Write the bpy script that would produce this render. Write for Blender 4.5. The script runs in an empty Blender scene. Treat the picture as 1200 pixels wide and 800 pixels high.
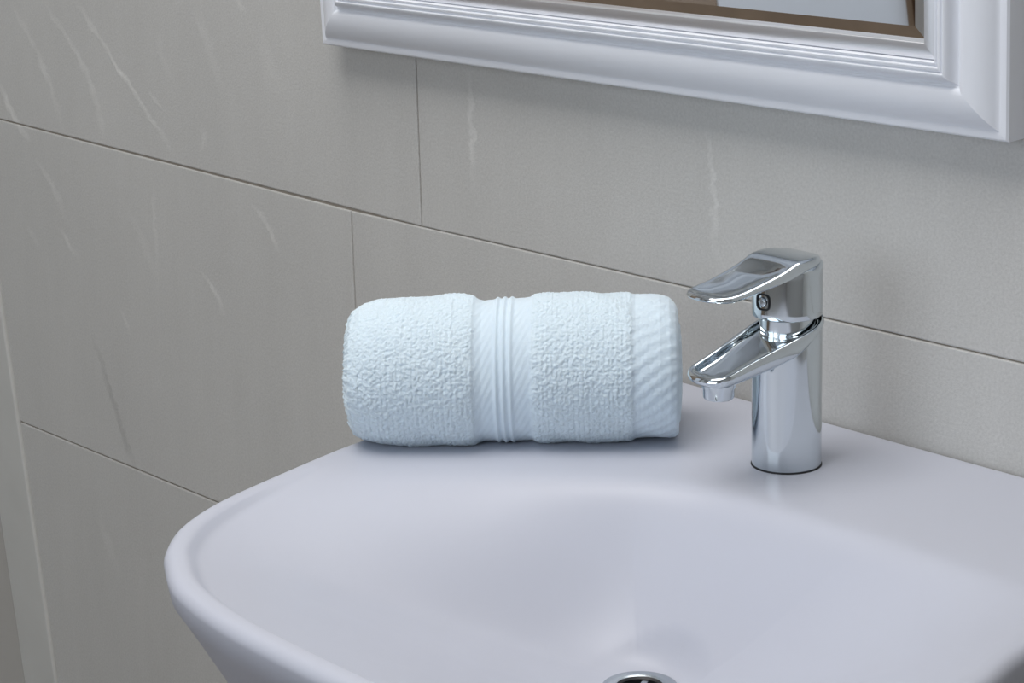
import bpy, math
import numpy as np
from mathutils import Matrix, Vector

S = bpy.context.scene
COL = S.collection
rng = np.random.default_rng(7)

# ------------------------------------------------------------------ camera
O = 0.916                       # height of the main tile joint above the floor
PITCH, YAW, ROLL = 0.27004, 0.85682, -0.02558
cd = bpy.data.cameras.new('camera')
cam = bpy.data.objects.new('camera', cd)
COL.objects.link(cam)
d = Vector((-math.sin(YAW) * math.cos(PITCH), math.cos(YAW) * math.cos(PITCH), -math.sin(PITCH)))
r = Vector((math.cos(YAW), math.sin(YAW), 0))
u = r.cross(d)
r2 = r * math.cos(ROLL) + u * math.sin(ROLL)
u2 = -r * math.sin(ROLL) + u * math.cos(ROLL)
m = Matrix((r2, u2, -d)).transposed().to_4x4()
m.translation = Vector((0.93433, -1.11409, 0.39736 + O))
cam.matrix_world = m
cd.sensor_width = 36
cd.lens = 2794.84 / 1200 * 36
cd.clip_start = 0.02
S.camera = cam

# ------------------------------------------------------------------ world, lights, exposure
W = bpy.data.worlds.new('world')
S.world = W
W.use_nodes = True
bg = W.node_tree.nodes['Background']
bg.inputs[0].default_value = (0.72, 0.84, 1.0, 1)
bg.inputs[1].default_value = 1.6
S.view_settings.view_transform = 'Standard'
S.view_settings.look = 'None'
S.view_settings.gamma = 1
S.view_settings.exposure = -0.05

ROOM = dict(xr=1.75, yf=-2.35, zc=2.45)


def area(name, loc, rot, sx, sy, power, col):
    l = bpy.data.lights.new(name, 'AREA')
    l.shape = 'RECTANGLE'
    l.size, l.size_y = sx, sy
    l.energy, l.color = power, col
    o = bpy.data.objects.new(name, l)
    o.location, o.rotation_euler = loc, rot
    COL.objects.link(o)
    return o


# daylight at the window opening of the front wall, and the glow of the ceiling lamp
WIN = (-0.90, 0.70, 0.95, 2.15)     # x0 x1 z0 z1
area('window_daylight', ((WIN[0] + WIN[1]) / 2, ROOM['yf'] + 0.04, (WIN[2] + WIN[3]) / 2),
     (math.pi / 2, 0, 0), WIN[1] - WIN[0] - 0.1, WIN[3] - WIN[2] - 0.1, 7.5, (0.90, 0.96, 1.0))
area('ceiling_lamp_light', (-0.15, -0.72, ROOM['zc'] - 0.05), (0, 0, 0), 1.1, 0.9, 19.5, (1.0, 0.98, 0.96))


# ------------------------------------------------------------------ materials
def newmat(name):
    mt = bpy.data.materials.new(name)
    mt.use_nodes = True
    nt = mt.node_tree
    return mt, nt, nt.nodes['Principled BSDF']


def N(nt, t, **kw):
    n = nt.nodes.new(t)
    for k, v in kw.items():
        setattr(n, k, v)
    return n


def math_(nt, op, a, b=None, clamp=False):
    n = N(nt, 'ShaderNodeMath', operation=op, use_clamp=clamp)
    for i, v in enumerate((a, b)):
        if v is None:
            continue
        if isinstance(v, (int, float)):
            n.inputs[i].default_value = v
        else:
            nt.links.new(v, n.inputs[i])
    return n.outputs[0]


def simple(name, col, rough=0.5, metal=0.0, nscale=0, namp=0.06, bump=0.0, bscale=200, **extra):
    mt, nt, b = newmat(name)
    b.inputs['Base Color'].default_value = (*col, 1)
    b.inputs['Roughness'].default_value = rough
    b.inputs['Metallic'].default_value = metal
    for k, v in extra.items():
        b.inputs[k.replace('_', ' ')].default_value = v
    tc = N(nt, 'ShaderNodeTexCoord')
    if nscale:
        nz = N(nt, 'ShaderNodeTexNoise')
        nz.inputs['Scale'].default_value = nscale
        nz.inputs['Detail'].default_value = 5
        nt.links.new(tc.outputs['Object'], nz.inputs['Vector'])
        mx = N(nt, 'ShaderNodeMix', data_type='RGBA')
        mx.inputs[6].default_value = (*[c * (1 - namp) for c in col], 1)
        mx.inputs[7].default_value = (*[min(1, c * (1 + namp)) for c in col], 1)
        nt.links.new(nz.outputs[0], mx.inputs[0])
        nt.links.new(mx.outputs[2], b.inputs['Base Color'])
    if bump:
        nz = N(nt, 'ShaderNodeTexNoise')
        nz.inputs['Scale'].default_value = bscale
        nz.inputs['Detail'].default_value = 3
        nt.links.new(tc.outputs['Object'], nz.inputs['Vector'])
        bp = N(nt, 'ShaderNodeBump')
        bp.inputs['Strength'].default_value = bump
        bp.inputs['Distance'].default_value = 0.001
        nt.links.new(nz.outputs[0], bp.inputs['Height'])
        nt.links.new(bp.outputs[0], b.inputs['Normal'])
    return mt


# pale veins of the tile print: x0, slope, curvature, z mid, half length, width, strength
VEINS = [
    (-1.0689, -0.934, 9.37, 0.0154, 0.0248, 0.0045, 0.90), (-1.0017, -0.677, -4.35, 0.0633, 0.0529, 0.0040, 0.50),
    (-0.9287, -0.749, -6.52, 0.0673, 0.0560, 0.0040, 0.55), (-0.8670, -1.193, 0.47, 0.0716, 0.0605, 0.0040, 0.80),
    (-0.8152, -1.286, 0.00, 0.0534, 0.0072, 0.0030, 0.50), (-0.6797, -0.691, 0.00, 0.1474, 0.0046, 0.0030, 0.50),
    (-0.9971, -0.851, -9.65, -0.0533, 0.0255, 0.0040, 0.50), (-0.9816, -1.152, 0.00, -0.0991, 0.0118, 0.0040, 0.55),
    (-0.7380, -0.927, -26.32, -0.1062, 0.0170, 0.0035, 0.60), (-0.6528, -0.929, -18.21, -0.0370, 0.0190, 0.0035, 0.60),
    (-0.8902, -0.527, 0.00, -0.1583, 0.0110, 0.0030, 0.35), (-0.8012, -0.448, 13.68, 0.0954, 0.0176, 0.0040, 0.30),
    (-0.7270, -0.485, 0.00, 0.1059, 0.0342, 0.0060, 0.25), (-0.7465, 0.218, 0.00, 0.0275, 0.0113, 0.0030, 0.30),
    (-1.0473, -0.758, 0.00, -0.1020, 0.0105, 0.0040, 0.30), (-0.8296, 0.029, 0.00, -0.0639, 0.0622, 0.0020, 0.30),
    (-0.3904, 0.003, 0.00, 0.0797, 0.0461, 0.0025, 0.60), (-0.1445, -0.061, -0.55, 0.0682, 0.0428, 0.0025, 0.55),
    (-0.8514, -0.643, 0.00, -0.0784, 0.0319, 0.0060, 0.22), (-0.9211, -0.489, 0.54, -0.2422, 0.0584, 0.0040, -0.60),
    (-0.6432, -0.506, 0.00, 0.1035, 0.0297, 0.0100, 0.15), (-0.9490, -0.488, 0.00, -0.3918, 0.0308, 0.0060, 0.20),
]


def tile_material():
    mt, nt, b = newmat('wall_tile_glaze')
    L = nt.links.new
    tc = N(nt, 'ShaderNodeTexCoord')
    # fine linen grain + broad clouds
    def noise(scale, detail=4, stretch=None, rough=0.6):
        nz = N(nt, 'ShaderNodeTexNoise')
        nz.inputs['Scale'].default_value = scale
        nz.inputs['Detail'].default_value = detail
        nz.inputs['Roughness'].default_value = rough
        if stretch:
            mp = N(nt, 'ShaderNodeMapping')
            mp.inputs['Scale'].default_value = stretch
            mp.inputs['Rotation'].default_value = (0, math.radians(-35), 0)
            L(tc.outputs['Object'], mp.inputs['Vector'])
            L(mp.outputs[0], nz.inputs['Vector'])
        else:
            L(tc.outputs['Object'], nz.inputs['Vector'])
        return nz.outputs[0]
    cloud = noise(5, 4)
    grain = noise(520, 3)
    streak = noise(22, 5, (1.0, 1.0, 0.16))
    wob = noise(60, 3)
    sp = N(nt, 'ShaderNodeSeparateXYZ')
    L(tc.outputs['Object'], sp.inputs[0])
    brk = math_(nt, 'ADD', math_(nt, 'MULTIPLY', noise(38, 3), 1.6), -0.25, True)
    zl = math_(nt, 'SUBTRACT', sp.outputs[2], O)
    xw = math_(nt, 'ADD', sp.outputs[0], math_(nt, 'MULTIPLY', math_(nt, 'SUBTRACT', wob, 0.5), 0.022))
    tot = None
    for x0, k1, k2, zm, h, w, s in VEINS:
        t = math_(nt, 'SUBTRACT', zl, zm)
        px = math_(nt, 'ADD', math_(nt, 'MULTIPLY', math_(nt, 'ADD', math_(nt, 'MULTIPLY', t, k2), k1), t), x0)
        dx = math_(nt, 'DIVIDE', math_(nt, 'SUBTRACT', xw, px), w * 1.5)
        g = math_(nt, 'SUBTRACT', 1.0, math_(nt, 'MULTIPLY', dx, dx), True)
        tz = math_(nt, 'DIVIDE', t, h * 1.1)
        e = math_(nt, 'SUBTRACT', 1.0, math_(nt, 'MULTIPLY', tz, tz), True)
        v = math_(nt, 'MULTIPLY', math_(nt, 'MULTIPLY', g, e), s * 0.85)
        tot = v if tot is None else math_(nt, 'ADD', tot, v)
    # value = base * (1 + clouds + streaks + grain) + veins
    val = math_(nt, 'ADD', 1.0, math_(nt, 'MULTIPLY', math_(nt, 'SUBTRACT', cloud, 0.5), 0.10))
    val = math_(nt, 'ADD', val, math_(nt, 'MULTIPLY', math_(nt, 'SUBTRACT', streak, 0.5), 0.14))
    val = math_(nt, 'ADD', val, math_(nt, 'MULTIPLY', math_(nt, 'SUBTRACT', grain, 0.5), 0.40))
    val = math_(nt, 'ADD', val, math_(nt, 'MULTIPLY', math_(nt, 'MULTIPLY', tot, brk), 0.52))
    mx = N(nt, 'ShaderNodeVectorMath', operation='SCALE')
    mx.inputs[0].default_value = TILE_COL
    L(val, mx.inputs['Scale'])
    L(mx.outputs[0], b.inputs['Base Color'])
    b.inputs['Roughness'].default_value = 0.42
    bp = N(nt, 'ShaderNodeBump')
    bp.inputs['Strength'].default_value = 0.35
    bp.inputs['Distance'].default_value = 0.002
    hgt = math_(nt, 'ADD', math_(nt, 'MULTIPLY', streak, 0.8), math_(nt, 'MULTIPLY', grain, 0.3))
    hgt = math_(nt, 'ADD', hgt, math_(nt, 'MULTIPLY', tot, 0.4))
    L(hgt, bp.inputs['Height'])
    L(bp.outputs[0], b.inputs['Normal'])
    return mt


TILE_COL = (0.565, 0.557, 0.535)
M = dict(
    tile=tile_material(),
    grout=simple('grout', (0.36, 0.32, 0.27), 0.9, nscale=90, bump=0.3),
    ceramic=simple('white_ceramic', (0.545, 0.562, 0.635), 0.38, nscale=3, namp=0.01, Specular_IOR_Level=0.35),
    chrome=simple('chrome', (0.66, 0.71, 0.74), 0.085, 1.0),
    chrome_satin=simple('satin_chrome', (0.50, 0.54, 0.57), 0.25, 1.0),
    dark=simple('dark_gap', (0.012, 0.012, 0.014), 0.5),
    silver=simple('silver_liner', (0.80, 0.81, 0.84), 0.34, 0.8),
    frame=simple('white_frame_paint', (0.84, 0.86, 0.91), 0.35, nscale=12, namp=0.03, bump=0.05, bscale=60),
    mirror=simple('mirror_glass', (0.90, 0.91, 0.92), 0.015, 1.0),
    backing=simple('frame_backing', (0.12, 0.09, 0.06), 0.8),
    trim=simple('trim_tile', (0.60, 0.597, 0.57), 0.45, nscale=20, namp=0.06, bump=0.1),
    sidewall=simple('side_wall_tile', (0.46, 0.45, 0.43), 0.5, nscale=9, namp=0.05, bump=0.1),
    white=simple('white_plaster', (0.78, 0.78, 0.79), 0.8, nscale=4, namp=0.02),
    paint=simple('grey_wall_paint', (0.50, 0.50, 0.50), 0.8, nscale=4, namp=0.03),
    floor=simple('brown_floor_tile', (0.20, 0.15, 0.11), 0.4, nscale=7, namp=0.15),
    wood=simple('dark_brown_wood', (0.075, 0.040, 0.022), 0.45, nscale=14, namp=0.35),
    brownleaf=simple('brown_door_wood', (0.25, 0.185, 0.13), 0.4, nscale=11, namp=0.3),
    leaf=simple('pale_door_paint', (0.62, 0.66, 0.72), 0.5, nscale=5, namp=0.02),
)


def terry_material(name, col, bump):
    mt, nt, b = newmat(name)
    b.inputs['Base Color'].default_value = (*col, 1)
    b.inputs['Roughness'].default_value = 0.95
    b.inputs['Specular IOR Level'].default_value = 0.1
    b.inputs['Sheen Weight'].default_value = 0.25
    b.inputs['Sheen Roughness'].default_value = 0.5
    b.inputs['Subsurface Weight'].default_value = 0.15
    b.inputs['Subsurface Radius'].default_value = (0.002, 0.0022, 0.0025)
    b.inputs['Subsurface Scale'].default_value = 1.0
    tc = N(nt, 'ShaderNodeTexCoord')
    nz = N(nt, 'ShaderNodeTexNoise')
    nz.inputs['Scale'].default_value = 900
    nz.inputs['Detail'].default_value = 2
    nt.links.new(tc.outputs['Object'], nz.inputs['Vector'])
    bp = N(nt, 'ShaderNodeBump')
    bp.inputs['Strength'].default_value = bump
    bp.inputs['Distance'].default_value = 0.0006
    nt.links.new(nz.outputs[0], bp.inputs['Height'])
    nt.links.new(bp.outputs[0], b.inputs['Normal'])
    return mt


M['terry'] = terry_material('terry_cotton', (0.69, 0.80, 0.87), 0.5)
M['weave'] = terry_material('woven_cotton', (0.69, 0.80, 0.88), 0.25)


# ------------------------------------------------------------------ helpers
def mesh(name, verts, faces, mat, parent=None, smooth=False, sharp=None, loc=(0, 0, 0)):
    me = bpy.data.meshes.new(name)
    me.from_pydata([tuple(map(float, v)) for v in verts], [], [tuple(map(int, f)) for f in faces])
    me.materials.append(mat)
    if smooth:
        me.polygons.foreach_set('use_smooth', [True] * len(me.polygons))
        if sharp:
            me.set_sharp_from_angle(angle=math.radians(sharp))
    me.update()
    o = bpy.data.objects.new(name, me)
    COL.objects.link(o)
    o.location = loc
    if parent:
        o.parent = parent
    return o


def tag(o, label=None, cat=None, kind=None, group=None):
    if label: o['label'] = label
    if cat: o['category'] = cat
    if kind: o['kind'] = kind
    if group: o['group'] = group
    return o


def empty(name, loc):
    o = bpy.data.objects.new(name, None)
    o.empty_display_size = 0.05
    o.location = loc
    COL.objects.link(o)
    return o


def box(x0, x1, y0, y1, z0, z1):
    v = [(x, y, z) for z in (z0, z1) for y in (y0, y1) for x in (x0, x1)]
    f = [(0, 2, 3, 1), (4, 5, 7, 6), (0, 1, 5, 4), (2, 6, 7, 3), (0, 4, 6, 2), (1, 3, 7, 5)]
    return v, f


def boxo(name, b, mat, parent=None, bevel=0):
    o = mesh(name, *box(*b), mat, parent)
    if bevel:
        md = o.modifiers.new('bevel', 'BEVEL')
        md.width = bevel
        md.segments = 2
    return o


def rings(R, closed=True, cap0=False, cap1=False):
    """R: list of rings (n,3) -> verts, faces (quads wind consistently)"""
    n = len(R[0])
    v = [p for q in R for p in q]
    f = []
    for i in range(len(R) - 1):
        for j in range(n if closed else n - 1):
            k = (j + 1) % n
            f.append((i * n + j, i * n + k, (i + 1) * n + k, (i + 1) * n + j))
    if cap0: f.append(tuple(range(n - 1, -1, -1)))
    if cap1: f.append(tuple((len(R) - 1) * n + j for j in range(n)))
    return v, f


def circ(rad, z, n=72, cx=0, cy=0):
    a = np.linspace(0, 2 * np.pi, n, endpoint=False)
    return np.c_[cx + rad * np.cos(a), cy + rad * np.sin(a), np.full(n, z)]


# ------------------------------------------------------------------ the room
XL = -1.13                      # where the left wall meets the back wall
LEAN = -0.124                   # slight rake of that corner


def xl(z):
    """x of the left wall at absolute height z"""
    return XL + LEAN * (z - O + 0.59) + 0.0


ZC, XR, YF = ROOM['zc'], ROOM['xr'], ROOM['yf']
wb = boxo('wall_back', (-1.6, XR, 0.0014, 0.12, 0, ZC), M['grout'])
tag(wb, kind='structure')


def joint1(x):
    """height of the main joint, which dips a few millimetres in the middle"""
    return O + np.interp(x, [-1.3, -1.0, -0.54, -0.2, 0.25, 1.7], [0.0075, 0.0045, -0.0025, -0.0022, 0.0025, 0.01])


def tile(x0, x1, zb0, zb1, zt0, zt1, bev=0.0010):
    """a wall tile with a raised, slightly bevelled face; corner heights may differ"""
    g = 0.0006
    def quad(y, i):
        return [(x0 + g + i, y, zb0 + g + i), (x1 - g - i, y, zb1 + g + i), (x1 - g - i, y, zt1 - g - i), (x0 + g + i, y, zt0 - g - i)]
    R = [quad(0.009, 0), quad(bev, 0), quad(bev * 0.3, bev * 0.3), quad(0, bev)]
    v, f = rings([np.array(q) for q in R], cap1=True)
    return mesh('tile', v, f, M['tile'], wb)


TW = 0.9
rows = {2: -0.10, 1: -0.75, 0: -0.4535, -1: -0.5418, -2: -0.36, -3: -0.9, -4: -0.5}
for k in range(-4, 6):
    zb, zt = O + 0.3 * k, O + 0.3 * (k + 1)
    zb, zt = max(zb, 0.0), min(zt, ZC)
    if zt - zb < 0.02: continue
    j0 = rows.get(k, -0.3 - 0.13 * k)
    xs = [j0 + TW * i for i in range(-3, 5)]
    left = xl(zb) - 0.03
    xs = [left] + [x for x in xs if left + 0.05 < x < XR - 0.05] + [XR]
    for a, b in zip(xs, xs[1:]):
        if k == 0:
            tile(a, b, joint1(a), joint1(b), zt, zt)
        elif k == -1:
            tile(a, b, zb, zb, joint1(a), joint1(b))
        else:
            tile(a, b, zb, zb, zt, zt)

# floor / ceiling / other walls
tag(boxo('floor', (-1.6, XR + 0.1, YF - 0.1, 0.12, -0.1, 0), M['floor']), kind='structure')
tag(boxo('ceiling', (-1.6, XR + 0.1, YF - 0.1, 0.12, ZC, ZC + 0.1), M['white']), kind='structure')
tag(boxo('wall_right', (XR, XR + 0.1, YF, 0.0, 0, ZC), M['paint']), kind='structure')
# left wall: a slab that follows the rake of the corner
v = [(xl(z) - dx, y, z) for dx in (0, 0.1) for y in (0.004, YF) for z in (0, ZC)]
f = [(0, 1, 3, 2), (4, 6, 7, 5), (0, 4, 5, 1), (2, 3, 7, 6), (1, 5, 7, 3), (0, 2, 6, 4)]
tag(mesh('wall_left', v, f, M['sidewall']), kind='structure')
# corner trim strip on the back wall
v = []
for y in (0.002, -0.004):
    for z in (0.0, ZC):
        for xx in (xl(z) - 0.001, xl(z) + 0.066):
            v.append((xx, y, z))
f = [(0, 1, 3, 2), (4, 6, 7, 5), (0, 2, 6, 4), (1, 5, 7, 3), (0, 4, 5, 1), (2, 3, 7, 6)]
tr = mesh('trim_1', v, f, M['trim'])
md = tr.modifiers.new('bevel', 'BEVEL'); md.width = 0.0025; md.segments = 3
tag(tr, kind='structure')

# front wall with the window opening
fv, ff = [], []
for b in [(-1.6, WIN[0], YF - 0.1, YF, 0, ZC), (WIN[1], XR, YF - 0.1, YF, 0, ZC),
          (WIN[0], WIN[1], YF - 0.1, YF, 0, WIN[2]), (WIN[0], WIN[1], YF - 0.1, YF, WIN[3], ZC)]:
    bv, bf = box(*b)
    ff += [tuple(i + len(fv) for i in q) for q in bf]
    fv += bv
tag(mesh('wall_front', fv, ff, M['paint']), kind='structure')
wf = boxo('window_1', (WIN[0], WIN[1], YF - 0.09, YF - 0.03, WIN[2], WIN[2] + 0.05), M['white'])
tag(wf, kind='structure')
for nm, b in [('window_rail', (WIN[0], WIN[1], YF - 0.09, YF - 0.03, WIN[3] - 0.05, WIN[3])),
              ('window_stile', (WIN[0], WIN[0] + 0.05, YF - 0.09, YF - 0.03, WIN[2] + 0.05, WIN[3] - 0.05)),
              ('window_stile', (WIN[1] - 0.05, WIN[1], YF - 0.09, YF - 0.03, WIN[2] + 0.05, WIN[3] - 0.05)),
              ('window_mullion', (-0.12, -0.08, YF - 0.09, YF - 0.03, WIN[2] + 0.05, WIN[3] - 0.05))]:
    boxo(nm, b, M['white'], wf)

# door in the left wall: dark wooden frame, pale leaf (seen in the mirror)
DY0, DY1 = -1.50, -0.62


def lw(y0, y1, z0, z1, t0, t1):
    v = [(xl(z) + t, y, z) for z in (z0, z1) for y in (y0, y1) for t in (t0, t1)]
    fq = [(0, 2, 3, 1), (4, 5, 7, 6), (0, 1, 5, 4), (2, 6, 7, 3), (0, 4, 6, 2), (1, 3, 7, 5)]
    return v, fq


dr = mesh('door_1', *lw(DY0, DY1, 0.0, 2.06, 0.0, 0.012), M['brownleaf'])
tag(dr, kind='structure')
mesh('door_pane', *lw(-1.485, -1.125, 0.70, 1.92, 0.012, 0.014), M['leaf'], dr)
mesh('door_jamb', *lw(DY0 - 0.08, DY0, 0, 2.13, 0, 0.04), M['wood'], dr)
mesh('door_jamb', *lw(DY1, DY1 + 0.08, 0, 2.13, 0, 0.04), M['wood'], dr)
mesh('door_head', *lw(DY0 - 0.08, DY1 + 0.08, 2.06, 2.14, 0, 0.04), M['wood'], dr)

# ceiling lamp
cl = empty('ceiling_lamp', (-0.15, -0.72, ZC))
tag(cl, 'flat white rectangular ceiling lamp above the basin, outside the picture', 'lamp')
for nm, b in [('lamp_rim', (-0.6, 0.6, -0.5, -0.46, -0.045, 0)), ('lamp_rim', (-0.6, 0.6, 0.46, 0.5, -0.045, 0)),
              ('lamp_rim', (-0.6, -0.56, -0.46, 0.46, -0.045, 0)), ('lamp_rim', (0.56, 0.6, -0.46, 0.46, -0.045, 0)),
              ('lamp_body', (-0.56, 0.56, -0.46, 0.46, -0.03, 0))]:
    boxo(nm, b, M['white'], cl)

# ------------------------------------------------------------------ wash basin
ZB = O - 0.0659                 # height of the basin deck
CX, CY = 0.033, -0.244          # drain centre
OUT = np.array([(-.240, -.002), (-.2405, -.06), (-.237, -.15), (-.228, -.24), (-.212, -.312), (-.194, -.374), (-.174, -.412),
                (-.150, -.437), (-.132, -.449), (-.101, -.465), (-.067, -.474), (-.033, -.479), (0, -.481), (.07, -.482),
                (.14, -.478), (.20, -.462), (.25, -.425), (.28, -.37), (.291, -.31), (.289, -.263), (.279, -.221),
                (.270, -.15), (.265, -.06), (.264, -.002), (.20, -.002), (.1, -.002), (0, -.002), (-.1, -.002), (-.19, -.002)])

def radial(poly, th, smooth_idx=None):
    """distance from the drain centre to a closed outline for every angle"""
    n = len(poly)
    P = []
    for i in range(n):          # Catmull-Rom, straight where asked
        p0, p1, p2, p3 = poly[i - 1], poly[i], poly[(i + 1) % n], poly[(i + 2) % n]
        for t in np.linspace(0, 1, 12, endpoint=False):
            if smooth_idx is not None and not smooth_idx[i]:
                P.append(p1 + (p2 - p1) * t)
            else:
                P.append(0.5 * (2 * p1 + (p2 - p0) * t + (2 * p0 - 5 * p1 + 4 * p2 - p3) * t ** 2 + (3 * p1 - p0 - 3 * p2 + p3) * t ** 3))
    P = np.array(P) - (CX, CY)
    a = np.arctan2(P[:, 1], P[:, 0])
    rr = np.hypot(P[:, 0], P[:, 1])
    o = np.argsort(a)
    a, rr = a[o], rr[o]
    return np.interp(th, np.r_[a - 2 * np.pi, a, a + 2 * np.pi], np.r_[rr, rr, rr])


NT = 288
th = np.linspace(-np.pi, np.pi, NT, endpoint=False)
# angles of the two back corners are put exactly on the grid
for c in ((-.240, -.002), (.264, -.002)):
    ac = math.atan2(c[1] - CY, c[0] - CX)
    th[np.argmin(abs(th - ac))] = ac
sm = np.ones(len(OUT), bool)
sm[[0, 22] + list(range(23, 29))] = False
Ro = radial(OUT, th, sm)
DEPTH, STEP = 0.092, 0.0045
cs, sn = np.cos(th), np.sin(th)


def sstep(t):
    t = np.clip(t, 0, 1)
    return t * t * (3 - 2 * t)


def dish(rho):
    """depth of the bowl below the deck at a distance rho from the drain, for every angle"""
    x, y = CX + rho * cs, CY + rho * sn
    # the deck under the tap ends in a definite edge that swings forward on the left
    lx = -x - 0.02
    lx = 0.02 * np.log1p(np.exp(np.clip(lx / 0.02, -30, 30)))
    t = (-0.151 - 0.9 * lx - y) / (0.085 + 0.55 * lx)
    t = 0.045 * np.log1p(np.exp(np.clip(t / 0.045, -40, 40)))
    fb = np.where(t < 1, 1 - np.power(np.clip(1 - t, 0, 1), 1.6), 1)
    q = np.clip(rho / (Ro - 0.013), 0, 1)
    fr_ = 0.5 * (1 - q ** 1.8) + 0.5 * (1 - sstep(q))
    z = -DEPTH * fb * fr_
    # a small bevel just inside the free rim
    fr = sstep(-sn * 2.2 - 0.15)
    return z - STEP * fr * sstep((Ro - 0.0125 - rho) / 0.007) * np.clip(rho / Ro * 2 - 0.7, 0, 1)


RD = 0.0205
Rr = Ro - 0.0075                 # start of the rim rounding
R = []


def ring(rho, z):
    R.append(np.c_[CX + rho * cs, CY + rho * sn, z if np.ndim(z) else np.full(NT, z)])


ztop = dish(np.full(NT, RD))
zdr = float(ztop.mean())
ring(RD - 0.001, zdr - 0.03)
ring(RD, zdr - 0.012)
for tq in np.linspace(0, 1, 96):
    rho = RD + (Rr - RD) * tq
    w = np.clip((rho - RD) / 0.02, 0, 1)
    ring(rho, dish(rho) * w + zdr * (1 - w))
zr = R[-1][:, 2].copy()
bk = (R[-1][:, 1] > -0.02)
for a in np.linspace(0, np.pi / 2, 7)[1:]:
    ring(Rr + 0.0075 * np.sin(a), zr - 0.0075 * (1 - np.cos(a)))
# the outside tapers in towards the underside; the side at the wall stays put
edge = R[-1].copy()
cen = np.array([0.015, -0.05])
for dz, k in ((0.010, 0.004), (0.018, 0.015), (0.03, 0.031), (0.05, 0.057), (0.07, 0.083), (0.10, 0.132), (0.13, 0.22), (0.16, 0.32), (0.18, 0.45), (0.19, 0.62)):
    q = edge.copy()
    q[:, 0] = edge[:, 0] + (cen[0] - edge[:, 0]) * k * 0.85
    q[:, 1] = np.where(edge[:, 1] > -0.004, edge[:, 1], edge[:, 1] + (cen[1] - edge[:, 1]) * k)
    q[:, 2] = edge[:, 2] - dz + 0.0
    R.append(q)
v, f = rings(R, cap1=True)
v = np.array(v); v[:, 2] += 0
basin = empty('wash_basin', (CX, -0.24, ZB - 0.19))
tag(basin, 'white glossy ceramic wash basin fixed to the grey tiled wall below the mirror', 'basin')
L0 = np.array([CX, -0.24, ZB - 0.19])
mesh('bowl', v + np.array([0, 0, ZB]) - L0, [q[::-1] for q in f] if False else f, M['ceramic'], basin, smooth=True, sharp=60)
# drain: chrome flange, throat with the hole's shade in its near-black colour, plug bar
dz0 = ZB + zdr
prof = [(0.0222, 0.0003), (0.0215, 0.0018), (0.0195, 0.0022), (0.0140, 0.0016), (0.0130, 0.0006), (0.0126, -0.012)]
v, f = rings([circ(a, b) for a, b in prof])
fl = mesh('drain_flange', v + (np.array([CX, CY, dz0]) - L0), f, M['chrome_satin'], basin, smooth=True, sharp=50)
v, f = rings([circ(0.0137, 0.0019), circ(0.0122, 0.0008), circ(0.0118, -0.010), circ(0.006, -0.010)], cap1=True)
mesh('drain_throat', v, f, M['dark'], fl, loc=tuple(np.array([CX, CY, dz0]) - L0))
for ang in (0.5, 0.5 + math.pi / 2):
    v, f = box(-0.0120, 0.0120, -0.0017, 0.0017, -0.004, 0.0004)
    o = mesh('drain_bar', v, f, M['chrome_satin'], fl, loc=tuple(np.array([CX, CY, dz0]) - L0))
    o.rotation_euler.z = ang
# ------------------------------------------------------------------ tap
TAP = np.array([0.0, -0.086, ZB])
tap = empty('basin_tap', tuple(TAP))
tag(tap, 'polished chrome single lever mixer tap standing on the basin deck under the mirror', 'tap')
RB = 0.0212


def plan(u0, u1, wb_, wt, rt, n=20, rb=None):
    """stadium outline seen from above: half width wb_ around u=0 (round back at u0), wt near the round tip at u1. u points out of the wall."""
    pts = []
    rb = rb or wb_
    for a in np.linspace(np.pi / 2, 3 * np.pi / 2, n):       # back half
        pts.append((-(-u0) * abs(math.cos(a)), wb_ * math.sin(a)))
    nn = 14
    ut = u1 - rt
    for t in np.linspace(0, 1, nn)[1:]:
        pts.append((ut * t, -(wb_ + (wt - wb_) * (3 * t * t - 2 * t ** 3))))
    for a in np.linspace(-np.pi / 2, np.pi / 2, n)[1:-1]:
        ca, sa = math.cos(a), math.sin(a)
        ca = math.copysign(abs(ca) ** 0.8, ca); sa = math.copysign(abs(sa) ** 0.8, sa)
        pts.append((ut + rt * ca, wt * sa))
    for t in np.linspace(1, 0, nn)[:-1]:
        pts.append((ut * t, wb_ + (wt - wb_) * (3 * t * t - 2 * t ** 3)))
    return np.array(pts)


def loft(P, layers):
    """layers: (inset, height function of u) ; x = side, y = -u"""
    out = []
    t = np.roll(P, -1, 0) - np.roll(P, 1, 0)
    t /= np.linalg.norm(t, axis=1)[:, None] + 1e-9
    nrm = np.c_[t[:, 1], -t[:, 0]]
    # outline runs counter-clockwise in (u, side); make the normal point outwards
    if ((P - P.mean(0)) * nrm).sum() < 0: nrm = -nrm
    for ins, hf in layers:
        Q = P - nrm * ins
        out.append(np.c_[Q[:, 1], -Q[:, 0], hf(P[:, 0], Q[:, 0])])
    return out


# body
prof = [(RB + 0.0004, 0.0), (RB + 0.0004, 0.0007)]
v, f = rings([circ(a, b) for a, b in prof], cap1=True)
mesh('base_ring', v, f, M['dark'], tap, smooth=True, sharp=40)


def htop(uq): return 0.0885 - 0.24 * uq


n = 96
a = np.linspace(0, 2 * np.pi, n, endpoint=False)
R = [circ(RB - 0.0002, 0.0007, n), circ(RB, 0.0012, n)]
for t in np.linspace(0, 1, 14)[1:]:
    ztp = htop(RB * -np.sin(a)) - 0.004
    R.append(np.c_[RB * np.cos(a), RB * np.sin(a), 0.0012 + (ztp - 0.0012) * t])
v, f = rings(R, cap1=True)
mesh('body', v, f, M['chrome'], tap, smooth=True, sharp=40)

# spout: a collar round the body that runs out into a flat dished tongue
P = plan(-RB - 0.0008, 0.0755, RB + 0.0008, 0.0172, 0.015)


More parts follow.
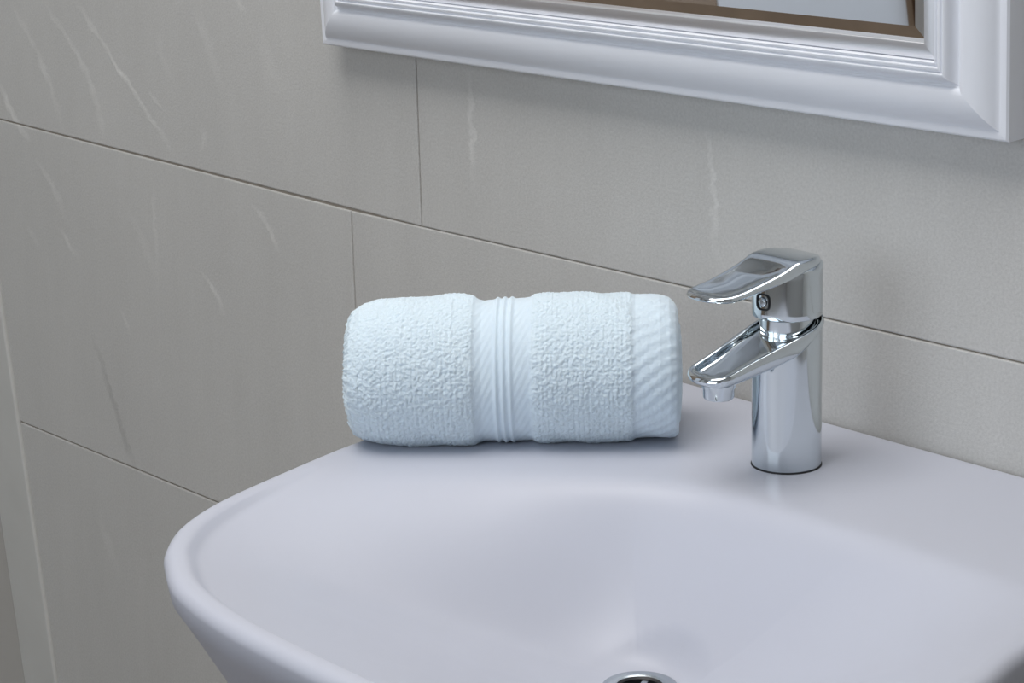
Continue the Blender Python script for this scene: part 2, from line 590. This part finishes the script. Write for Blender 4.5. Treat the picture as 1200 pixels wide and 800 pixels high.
def thick(uq): return np.interp(uq, [-0.022, -0.005, 0.012, 0.03, 0.055, 0.076], [0.0045, 0.0080, 0.0130, 0.0125, 0.0100, 0.0065])


def g_top(off): return lambda u0, uq: htop(uq) - off
def g_bot(off): return lambda u0, uq: htop(uq) - thick(uq) + off


lay = [(0.0065, g_bot(0.0)), (0.0035, g_bot(0.0004)), (0.0012, g_bot(0.0022)), (0.0002, g_bot(0.0048)), (0.0, lambda u0, uq: htop(uq) - 0.0024),
       (0.0004, g_top(0.0009)), (0.0014, g_top(0.0)), (0.0032, g_top(0.0002)), (0.0048, g_top(0.0018)), (0.0062, g_top(0.0030)), (0.0085, g_top(0.0036)), (0.0115, g_top(0.0038))]
v, f = rings(loft(P, lay), cap0=True, cap1=True)
sp = mesh('spout', v, f, M['chrome'], tap, smooth=True, sharp=50)
# fillet web between spout underside and body
R = []
for t in np.linspace(0, 1, 9):
    w = RB * (0.96 - 0.25 * t)
    uu = 0.012 + 0.034 * t
    dep = 0.018 * (1 - t) ** 2
    zz = htop(uu) - thick(uu)
    R.append(np.array([(w * math.sin(b), -(uu + 0.004 * math.cos(b)), zz + 0.003 - (dep + 0.003) * math.cos(b) ** 0.7 if math.cos(b) > 1e-6 else zz + 0.003) for b in np.linspace(-np.pi / 2, np.pi / 2, 17)]))
# aerator under the tip
ua = 0.059
za = htop(ua) - thick(ua)
prof = [(0.0100, 0.003), (0.0100, -0.0035), (0.0094, -0.0045), (0.0092, -0.0095), (0.0084, -0.0105), (0.0074, -0.0100), (0.0070, -0.006)]
v, f = rings([circ(q, z, 48) for q, z in prof], cap1=True)
mesh('aerator', v, f, M['chrome'], sp, smooth=True, sharp=40, loc=(0, -ua, za))

# neck (recessed gap) and head
v, f = rings([circ(0.0168, 0.072, 64), circ(0.0168, 0.098, 64)])
mesh('neck', v, f, M['chrome'], tap, smooth=True, sharp=40)
def hbot(uq): return 0.0945 - 0.015 * uq
RH = 0.0212
ss = -np.sin(a)
R = [np.c_[(RH - 0.004) * np.cos(a), (RH - 0.004) * np.sin(a), hbot((RH - 0.004) * ss) + 0.0002],
     np.c_[(RH - 0.0006) * np.cos(a), (RH - 0.0006) * np.sin(a), hbot(RH * ss)],
     np.c_[RH * np.cos(a), RH * np.sin(a), hbot(RH * ss) + 0.0007]]
ht = 0.1240 - 0.14 * np.maximum(RH * ss, -0.014)
for t in np.linspace(0, 1, 10)[1:]:
    R.append(np.c_[RH * np.cos(a), RH * np.sin(a), hbot(RH * ss) + 0.0007 + (ht - hbot(RH * ss) - 0.0007) * t])
for q, dzz in ((0.0006, 0.0010), (0.0018, 0.0018), (0.004, 0.0020)):
    R.append(np.c_[(RH - q) * np.cos(a), (RH - q) * np.sin(a), ht + dzz])
v, f = rings(R, cap1=True)
hd = mesh('head', v, f, M['chrome'], tap, smooth=True, sharp=50)
# indicator button on the front of the head
v, f = rings([np.array([(0.0052 * np.sign(math.cos(b)) * abs(math.cos(b)) ** 0.6, -y, 0.0052 * np.sign(math.sin(b)) * abs(math.sin(b)) ** 0.6) * np.array([s, 1, s])
                        for b in np.linspace(0, 2 * np.pi, 40, endpoint=False)]) for y, s in ((0.0185, 1), (0.0216, 1), (0.0219, 0.92), (0.0214, 0.80), (0.0206, 0.72))], cap1=True)
bt = mesh('indicator_frame', v, f, M['dark'], hd, smooth=True, sharp=40, loc=(0, 0, 0.1055))
v, f = rings([np.array([(0.0031 * s * math.cos(b), -y, 0.0031 * s * math.sin(b)) for b in np.linspace(0, 2 * np.pi, 32, endpoint=False)]) for y, s in ((0.0195, 1), (0.0218, 1), (0.0224, 0.8), (0.0226, 0.4))], cap1=True)
o = mesh('indicator_button', v, f, M['chrome_satin'], hd, smooth=True, sharp=60, loc=(0, 0, 0.1055))

# lever: cap over the head that runs out into a dished paddle
P = plan(-0.0185, 0.0755, 0.0205, 0.0185, 0.017)


def ltop(uq): return np.interp(uq, [-0.019, -0.014, -0.004, 0.008, 0.013, 0.018, 0.024, 0.036, 0.05, 0.065, 0.079], [0.1285, 0.1305, 0.1315, 0.1312, 0.1302, 0.1282, 0.1264, 0.1238, 0.1212, 0.1195, 0.1192])
def lth(uq): return np.interp(uq, [-0.019, 0.012, 0.022, 0.045, 0.079], [0.0050, 0.0080, 0.0066, 0.0044, 0.0036])
def dishl(uq): return np.interp(uq, [0.018, 0.026, 0.060, 0.072], [0, 1, 1, 0.6])


lay = [(0.0075, lambda a_, q: ltop(q) - lth(q)), (0.003, lambda a_, q: ltop(q) - lth(q)), (0.0009, lambda a_, q: ltop(q) - lth(q) + 0.0006),
       (0.0, lambda a_, q: ltop(q) - 0.55 * lth(q)), (0.0003, lambda a_, q: ltop(q) - 0.0011), (0.0012, lambda a_, q: ltop(q) - 0.0002),
       (0.0024, lambda a_, q: ltop(q)), (0.0045, lambda a_, q: ltop(q) - 0.0006 * dishl(q)), (0.008, lambda a_, q: ltop(q) - 0.0016 * dishl(q)),
       (0.012, lambda a_, q: ltop(q) - 0.0022 * dishl(q)), (0.0158, lambda a_, q: ltop(q) - 0.0024 * dishl(q))]
LR = loft(P, lay)
v, f = rings(LR)
# close the top and bottom with strips across the paddle so that the curve is kept
v = list(v)


def strip(base, n_):
    fs = []
    h = n_ // 2
    idx = [base + j for j in range(n_)]
    # the outline is symmetric: pair j with its mirror
    pr = {}
    Q = np.array(v[base:base + n_])
    for j in range(n_):
        k = int(np.argmin(np.abs(Q[:, 1] - Q[j, 1]) + np.abs(Q[:, 0] + Q[j, 0])))
        pr[j] = k
    for j in range(n_):
        k = (j + 1) % n_
        if Q[j, 0] > 1e-6 or Q[k, 0] > 1e-6:
            q = [idx[j], idx[k], idx[pr[k]], idx[pr[j]]]
            q2 = []
            for x_ in q:
                if x_ not in q2: q2.append(x_)
            if len(q2) > 2: fs.append(tuple(q2))
    return fs


npl = len(P)
f = list(f) + strip(len(v) - npl, npl) + strip(0, npl)
lv = mesh('lever', v, f, M['chrome'], tap, smooth=True, sharp=50)
import bmesh
for o in (lv, sp, hd):
    bm = bmesh.new(); bm.from_mesh(o.data)
    bmesh.ops.recalc_face_normals(bm, faces=bm.faces)
    bm.to_mesh(o.data); bm.free()

# ------------------------------------------------------------------ rolled towel
AX0, AX1 = np.array([-0.2325, -0.2390]), np.array([-0.0885, -0.0900])
TL = float(np.linalg.norm(AX1 - AX0))
AD = (AX1 - AX0) / TL
RT = 0.0462
TC = (AX0 + AX1) / 2
towel = empty('rolled_towel', (TC[0], TC[1], ZB))
towel.rotation_euler.z = math.atan2(AD[1], AD[0])
tag(towel, 'rolled pale blue-white terry towel lying on the basin deck left of the tap', 'towel')
NP = 520                        # round the roll
NU = 430                        # along it
us = np.linspace(0, 1, NU)
# a few extra rings close the ends
phi = np.linspace(-np.pi, np.pi, NP, endpoint=False)      # 0 = towards the camera, pi/2 = up
PX = [0, .012, .04, .09, .16, .32, .385, .41, .44, .50, .56, .60, .80, .9, .945, .975, .992, 1]
TOPR = [.70, .80, .89, .95, .985, 1.0, .975, .945, .955, .97, .985, 1.0, 1.0, .995, .975, .93, .86, .78]
BOTR = [.74, .84, .92, .97, .99, 1.0, .985, .955, .955, .955, .96, .985, .985, .965, .965, .96, .945, .90]


def bumps(U, V, su, sv, seed, jit=0.55):
    """rows of terry loops: max of rounded bumps on a jittered grid; U, V in metres"""
    g = np.random.default_rng(seed)
    n1, n2 = int(U.max() / su) + 6, int(round(2 * np.pi * RT / sv))
    ju, jv = (g.random((n1, n2)) - 0.5) * su * jit * 0.6, (g.random((n1, n2)) - 0.5) * sv * jit
    am = 0.35 + 0.65 * g.random((n1, n2))
    sv = 2 * np.pi * RT / n2
    iu, iv = np.floor(U / su).astype(int), np.floor(V / sv).astype(int)
    H = np.zeros_like(U)
    for a_ in (-1, 0, 1):
        for b_ in (-1, 0, 1):
            cu, cv = iu + a_, iv + b_
            k1, k2 = np.clip(cu + 1, 0, n1 - 1), np.mod(cv, n2)
            off = 0.5 * sv * (np.mod(cu, 2))
            du = (U - (cu + 0.5) * su - ju[k1, k2]) / (0.62 * su)
            dv = (V - (cv + 0.5) * sv - jv[k1, k2]) / (0.72 * sv)
            H = np.maximum(H, am[k1, k2] * np.sqrt(np.clip(1 - du * du - dv * dv, 0, 1)))
    return H


Ug, Pg = np.meshgrid(us, phi, indexing='ij')
up = 0.5 + 0.5 * np.sin(Pg)
prof = np.interp(Ug, PX, BOTR) * (1 - up) + np.interp(Ug, PX, TOPR) * up
rad = RT * prof
Um, Vm = Ug * TL, (Pg + np.pi) * RT
low = sum(np.sin(Ug * k1 + Pg * k2 + ph) * am for k1, k2, ph, am in ((9, 2, .3, .0005), (21, 3, 1.2, .0004), (4, 1, 2., .0006), (33, 5, .8, .00025), (50, 9, 0.1, .0002)))
B1, B2, B3 = 0.386, 0.562, 0.862
H = bumps(Um, Vm, 0.0031, 0.0027, 3, 0.6)
H3 = bumps(Um, Vm, 0.0016, 0.0014, 9, 0.9)
H2 = bumps(Um, Vm, 0.0027, 0.0022, 5, 0.8)
wl = lambda c, w: 1 / (1 + np.exp(-(Ug - c) / w))
jag = 0.004 * np.sin(Pg * 9) * 0.5 + 0.003 * np.sin(Pg * 23 + 1) * 0.5
ter = (1 - wl(B1 + jag, .004)) + wl(B2 + jag, .004) * (1 - wl(B3 + jag, .004))
soft = 0.55 + 0.45 * np.clip(1.15 - 1.3 * np.abs(Pg + 0.30) / 1.5, 0, 1)     # loops lowered on top: bright light's wash-out put into the shape
disp = ter * (0.0010 * H * soft + 0.0004 * H2 + 0.0007 * H3 + 0.0009)
# woven band: three cords and twill
cord = sum(np.exp(-((Ug - c) / 0.0065) ** 2) for c in (0.4545, 0.4765, 0.4985))
inb = wl(B1, .006) * (1 - wl(B2, .006))
tw = np.sin((Um * 1.0 - Vm * 0.45) * 2 * np.pi / 0.0042)
disp += inb * (0.0014 * cord + 0.00010 * tw * (1 - np.clip(cord, 0, 1)))
inh = wl(B3, .006)
tw2 = np.sin((Um * 0.55 - Vm * 0.75) * 2 * np.pi / 0.0068 + 0.4 * np.sin(Um * 130 + Vm * 90) + 1.5 * low / 0.0018)
disp += inh * (0.00026 * tw2 * soft + 0.0003 * H2)
fine = rng.random(H.shape) - 0.5
disp += 0.00025 * fine * (0.3 + ter)
rad = rad + low + disp
X = (Ug - 0.5) * TL + 0.0004 * np.sin(Pg * 37) * (Ug < 0.03) + (Ug < 0.06) * (0.06 - Ug) * 0.03 * (H - 0.5)
Yc = -rad * np.cos(Pg)
Zc = rad * np.sin(Pg)
ZAX = 0.0440
Zc = ZAX + Zc
Zc = np.maximum(Zc, 0.0006 + 0.0004 * fine)


def towel_part(name, i0, i1, mat):
    k = i1 - i0 + 1
    V_ = np.stack([X[i0:i1 + 1], Yc[i0:i1 + 1], Zc[i0:i1 + 1]], -1).reshape(-1, 3)
    ii, jj = np.meshgrid(np.arange(k - 1), np.arange(NP), indexing='ij')
    j2 = (jj + 1) % NP
    F = np.stack([ii * NP + jj, (ii + 1) * NP + jj, (ii + 1) * NP + j2, ii * NP + j2], -1).reshape(-1, 4)
    me = bpy.data.meshes.new(name)
    me.vertices.add(len(V_)); me.vertices.foreach_set('co', V_.astype(np.float32).ravel())
    me.loops.add(F.size); me.loops.foreach_set('vertex_index', F.astype(np.int32).ravel())
    me.polygons.add(len(F)); me.polygons.foreach_set('loop_start', np.arange(0, F.size, 4, dtype=np.int32))
    me.polygons.foreach_set('use_smooth', np.ones(len(F), bool))
    me.update(calc_edges=True); me.validate()
    me.materials.append(mat)
    o = bpy.data.objects.new(name, me)
    COL.objects.link(o)
    o.parent = towel
    return o


ix = lambda q: int(round(q * (NU - 1)))
towel_part('terry_pile', 0, ix(B1), M['terry'])
tag(towel_part('woven_band', ix(B1), ix(B2), M['weave']), 'flat woven band with three raised cords round the middle of the roll')
towel_part('terry_pile', ix(B2), ix(B3), M['terry'])
tag(towel_part('hem_band', ix(B3), NU - 1, M['weave']), 'flat diagonally ribbed hem at the right end of the roll')
# rolled ends: a spiral of layers
for side, i in ((-1, 0), (1, NU - 1)):
    ro = np.hypot(Yc[i], Zc[i] - ZAX)
    R = []
    for t in np.linspace(1, 0.02, 60):
        sp_ = np.mod(t * 6 + phi / (2 * np.pi), 1.0)
        bulge = 0.0025 * (1 - t ** 3) + 0.0016 * np.abs(np.sin(np.pi * sp_)) ** 0.6 * np.clip((1 - t) * 5, 0, 1)
        R.append(np.c_[X[i] + side * (bulge - 0.0015), ro * t * -np.cos(phi), ZAX + ro * t * np.sin(phi)])
    R[0] = np.c_[X[i], Yc[i], Zc[i]]
    for q in R: q[:, 2] = np.maximum(q[:, 2], 0.0006)
    v, f = rings(R, cap1=True)
    mesh('rolled_end', v, f, M['terry'], towel, smooth=True)

# ------------------------------------------------------------------ framed mirror
MX0, MX1 = -0.5420, 0.1085      # outer edges
MZ0, MZ1 = O + 0.1318, O + 0.1318 + 0.86
MW = 0.054
MT = math.radians(1.5)
mir = empty('wall_mirror', (MX0, 0.0, MZ0))
mir.rotation_euler = (MT, math.radians(-0.45), 0)
tag(mir, 'rectangular mirror in a moulded white frame with a silver inner edge, hanging above the tap', 'mirror')
HX, HZ = MX1 - MX0, MZ1 - MZ0


def moulding(name, prof, mat):
    """prof: (w from the outer edge inwards, protrusion); mitred round the four sides"""
    R = []
    for w, p in prof:
        R.append(np.array([(w, -p, w), (HX - w, -p, w), (HX - w, -p, HZ - w), (w, -p, HZ - w)]))
    v, f = rings(R)
    return v, f


# four mitred rails, each its own piece
outer = [(0.0, 0.001), (0.0, 0.0190), (0.0012, 0.0205), (0.0036, 0.0210), (0.0052, 0.0206), (0.0060, 0.0208), (0.0080, 0.0228), (0.0110, 0.0250), (0.0150, 0.0270), (0.0190, 0.0283), (0.0225, 0.0289),
         (0.0255, 0.0290), (0.0274, 0.0287), (0.0286, 0.0279), (0.0294, 0.0266), (0.0306, 0.0262), (0.0322, 0.0272), (0.0334, 0.0296), (0.0345, 0.0318), (0.0362, 0.0330), (0.0374, 0.0330),
         (0.0379, 0.0316), (0.0385, 0.0313), (0.0392, 0.0326), (0.0402, 0.0330), (0.0410, 0.0328), (0.0415, 0.0312), (0.0421, 0.0309), (0.0428, 0.0320), (0.0436, 0.0322), (0.0441, 0.0312), (0.0441, 0.0270)]
liner = [(0.0441, 0.0270), (0.0446, 0.0284), (0.0455, 0.0290), (0.0535, 0.0290), (0.0540, 0.0286), (0.0540, 0.0235)]


def rail(name, prof, side, mat):
    R = []
    for w, p in prof:
        A = [(w, w), (HX - w, w), (HX - w, HZ - w), (w, HZ - w)]
        a_, b_ = A[side], A[(side + 1) % 4]
        R.append(np.array([(a_[0], -p, a_[1]), (b_[0], -p, b_[1])]))
    # back face closes the rail
    w0, w1 = prof[0][0], prof[-1][0]
    v, f = rings(R, closed=False)
    return mesh(name, v, f, mat, mir, smooth=True, sharp=38)


for s in range(4):
    rail('frame_rail', outer, s, M['frame'])
for s in range(4):
    tag(rail('inner_liner', liner, s, M['silver']), 'flat silver edge round the mirror glass')
boxo('back_board', (0.019, HX - 0.019, -0.0215, -0.0015, 0.019, HZ - 0.019), M['backing'], mir)
BV = 0.0085
g0, g1 = MW - 0.0005, MW + BV
yb, yg = -0.0250, -0.0262
v = [(g1, yg, g1), (HX - g1, yg, g1), (HX - g1, yg, HZ - g1), (g1, yg, HZ - g1)]
gl = mesh('mirror_glass', v, [(0, 1, 2, 3)], M['mirror'], mir)
for s in range(4):
    A = [(g0, g0), (HX - g0, g0), (HX - g0, HZ - g0), (g0, HZ - g0)]
    B = [(g1, g1), (HX - g1, g1), (HX - g1, HZ - g1), (g1, HZ - g1)]
    a_, b_, c_, d_ = A[s], A[(s + 1) % 4], B[(s + 1) % 4], B[s]
    mesh('glass_bevel', [(a_[0], yb, a_[1]), (b_[0], yb, b_[1]), (c_[0], yg, c_[1]), (d_[0], yg, d_[1])], [(0, 1, 2, 3)], M['mirror'], gl)
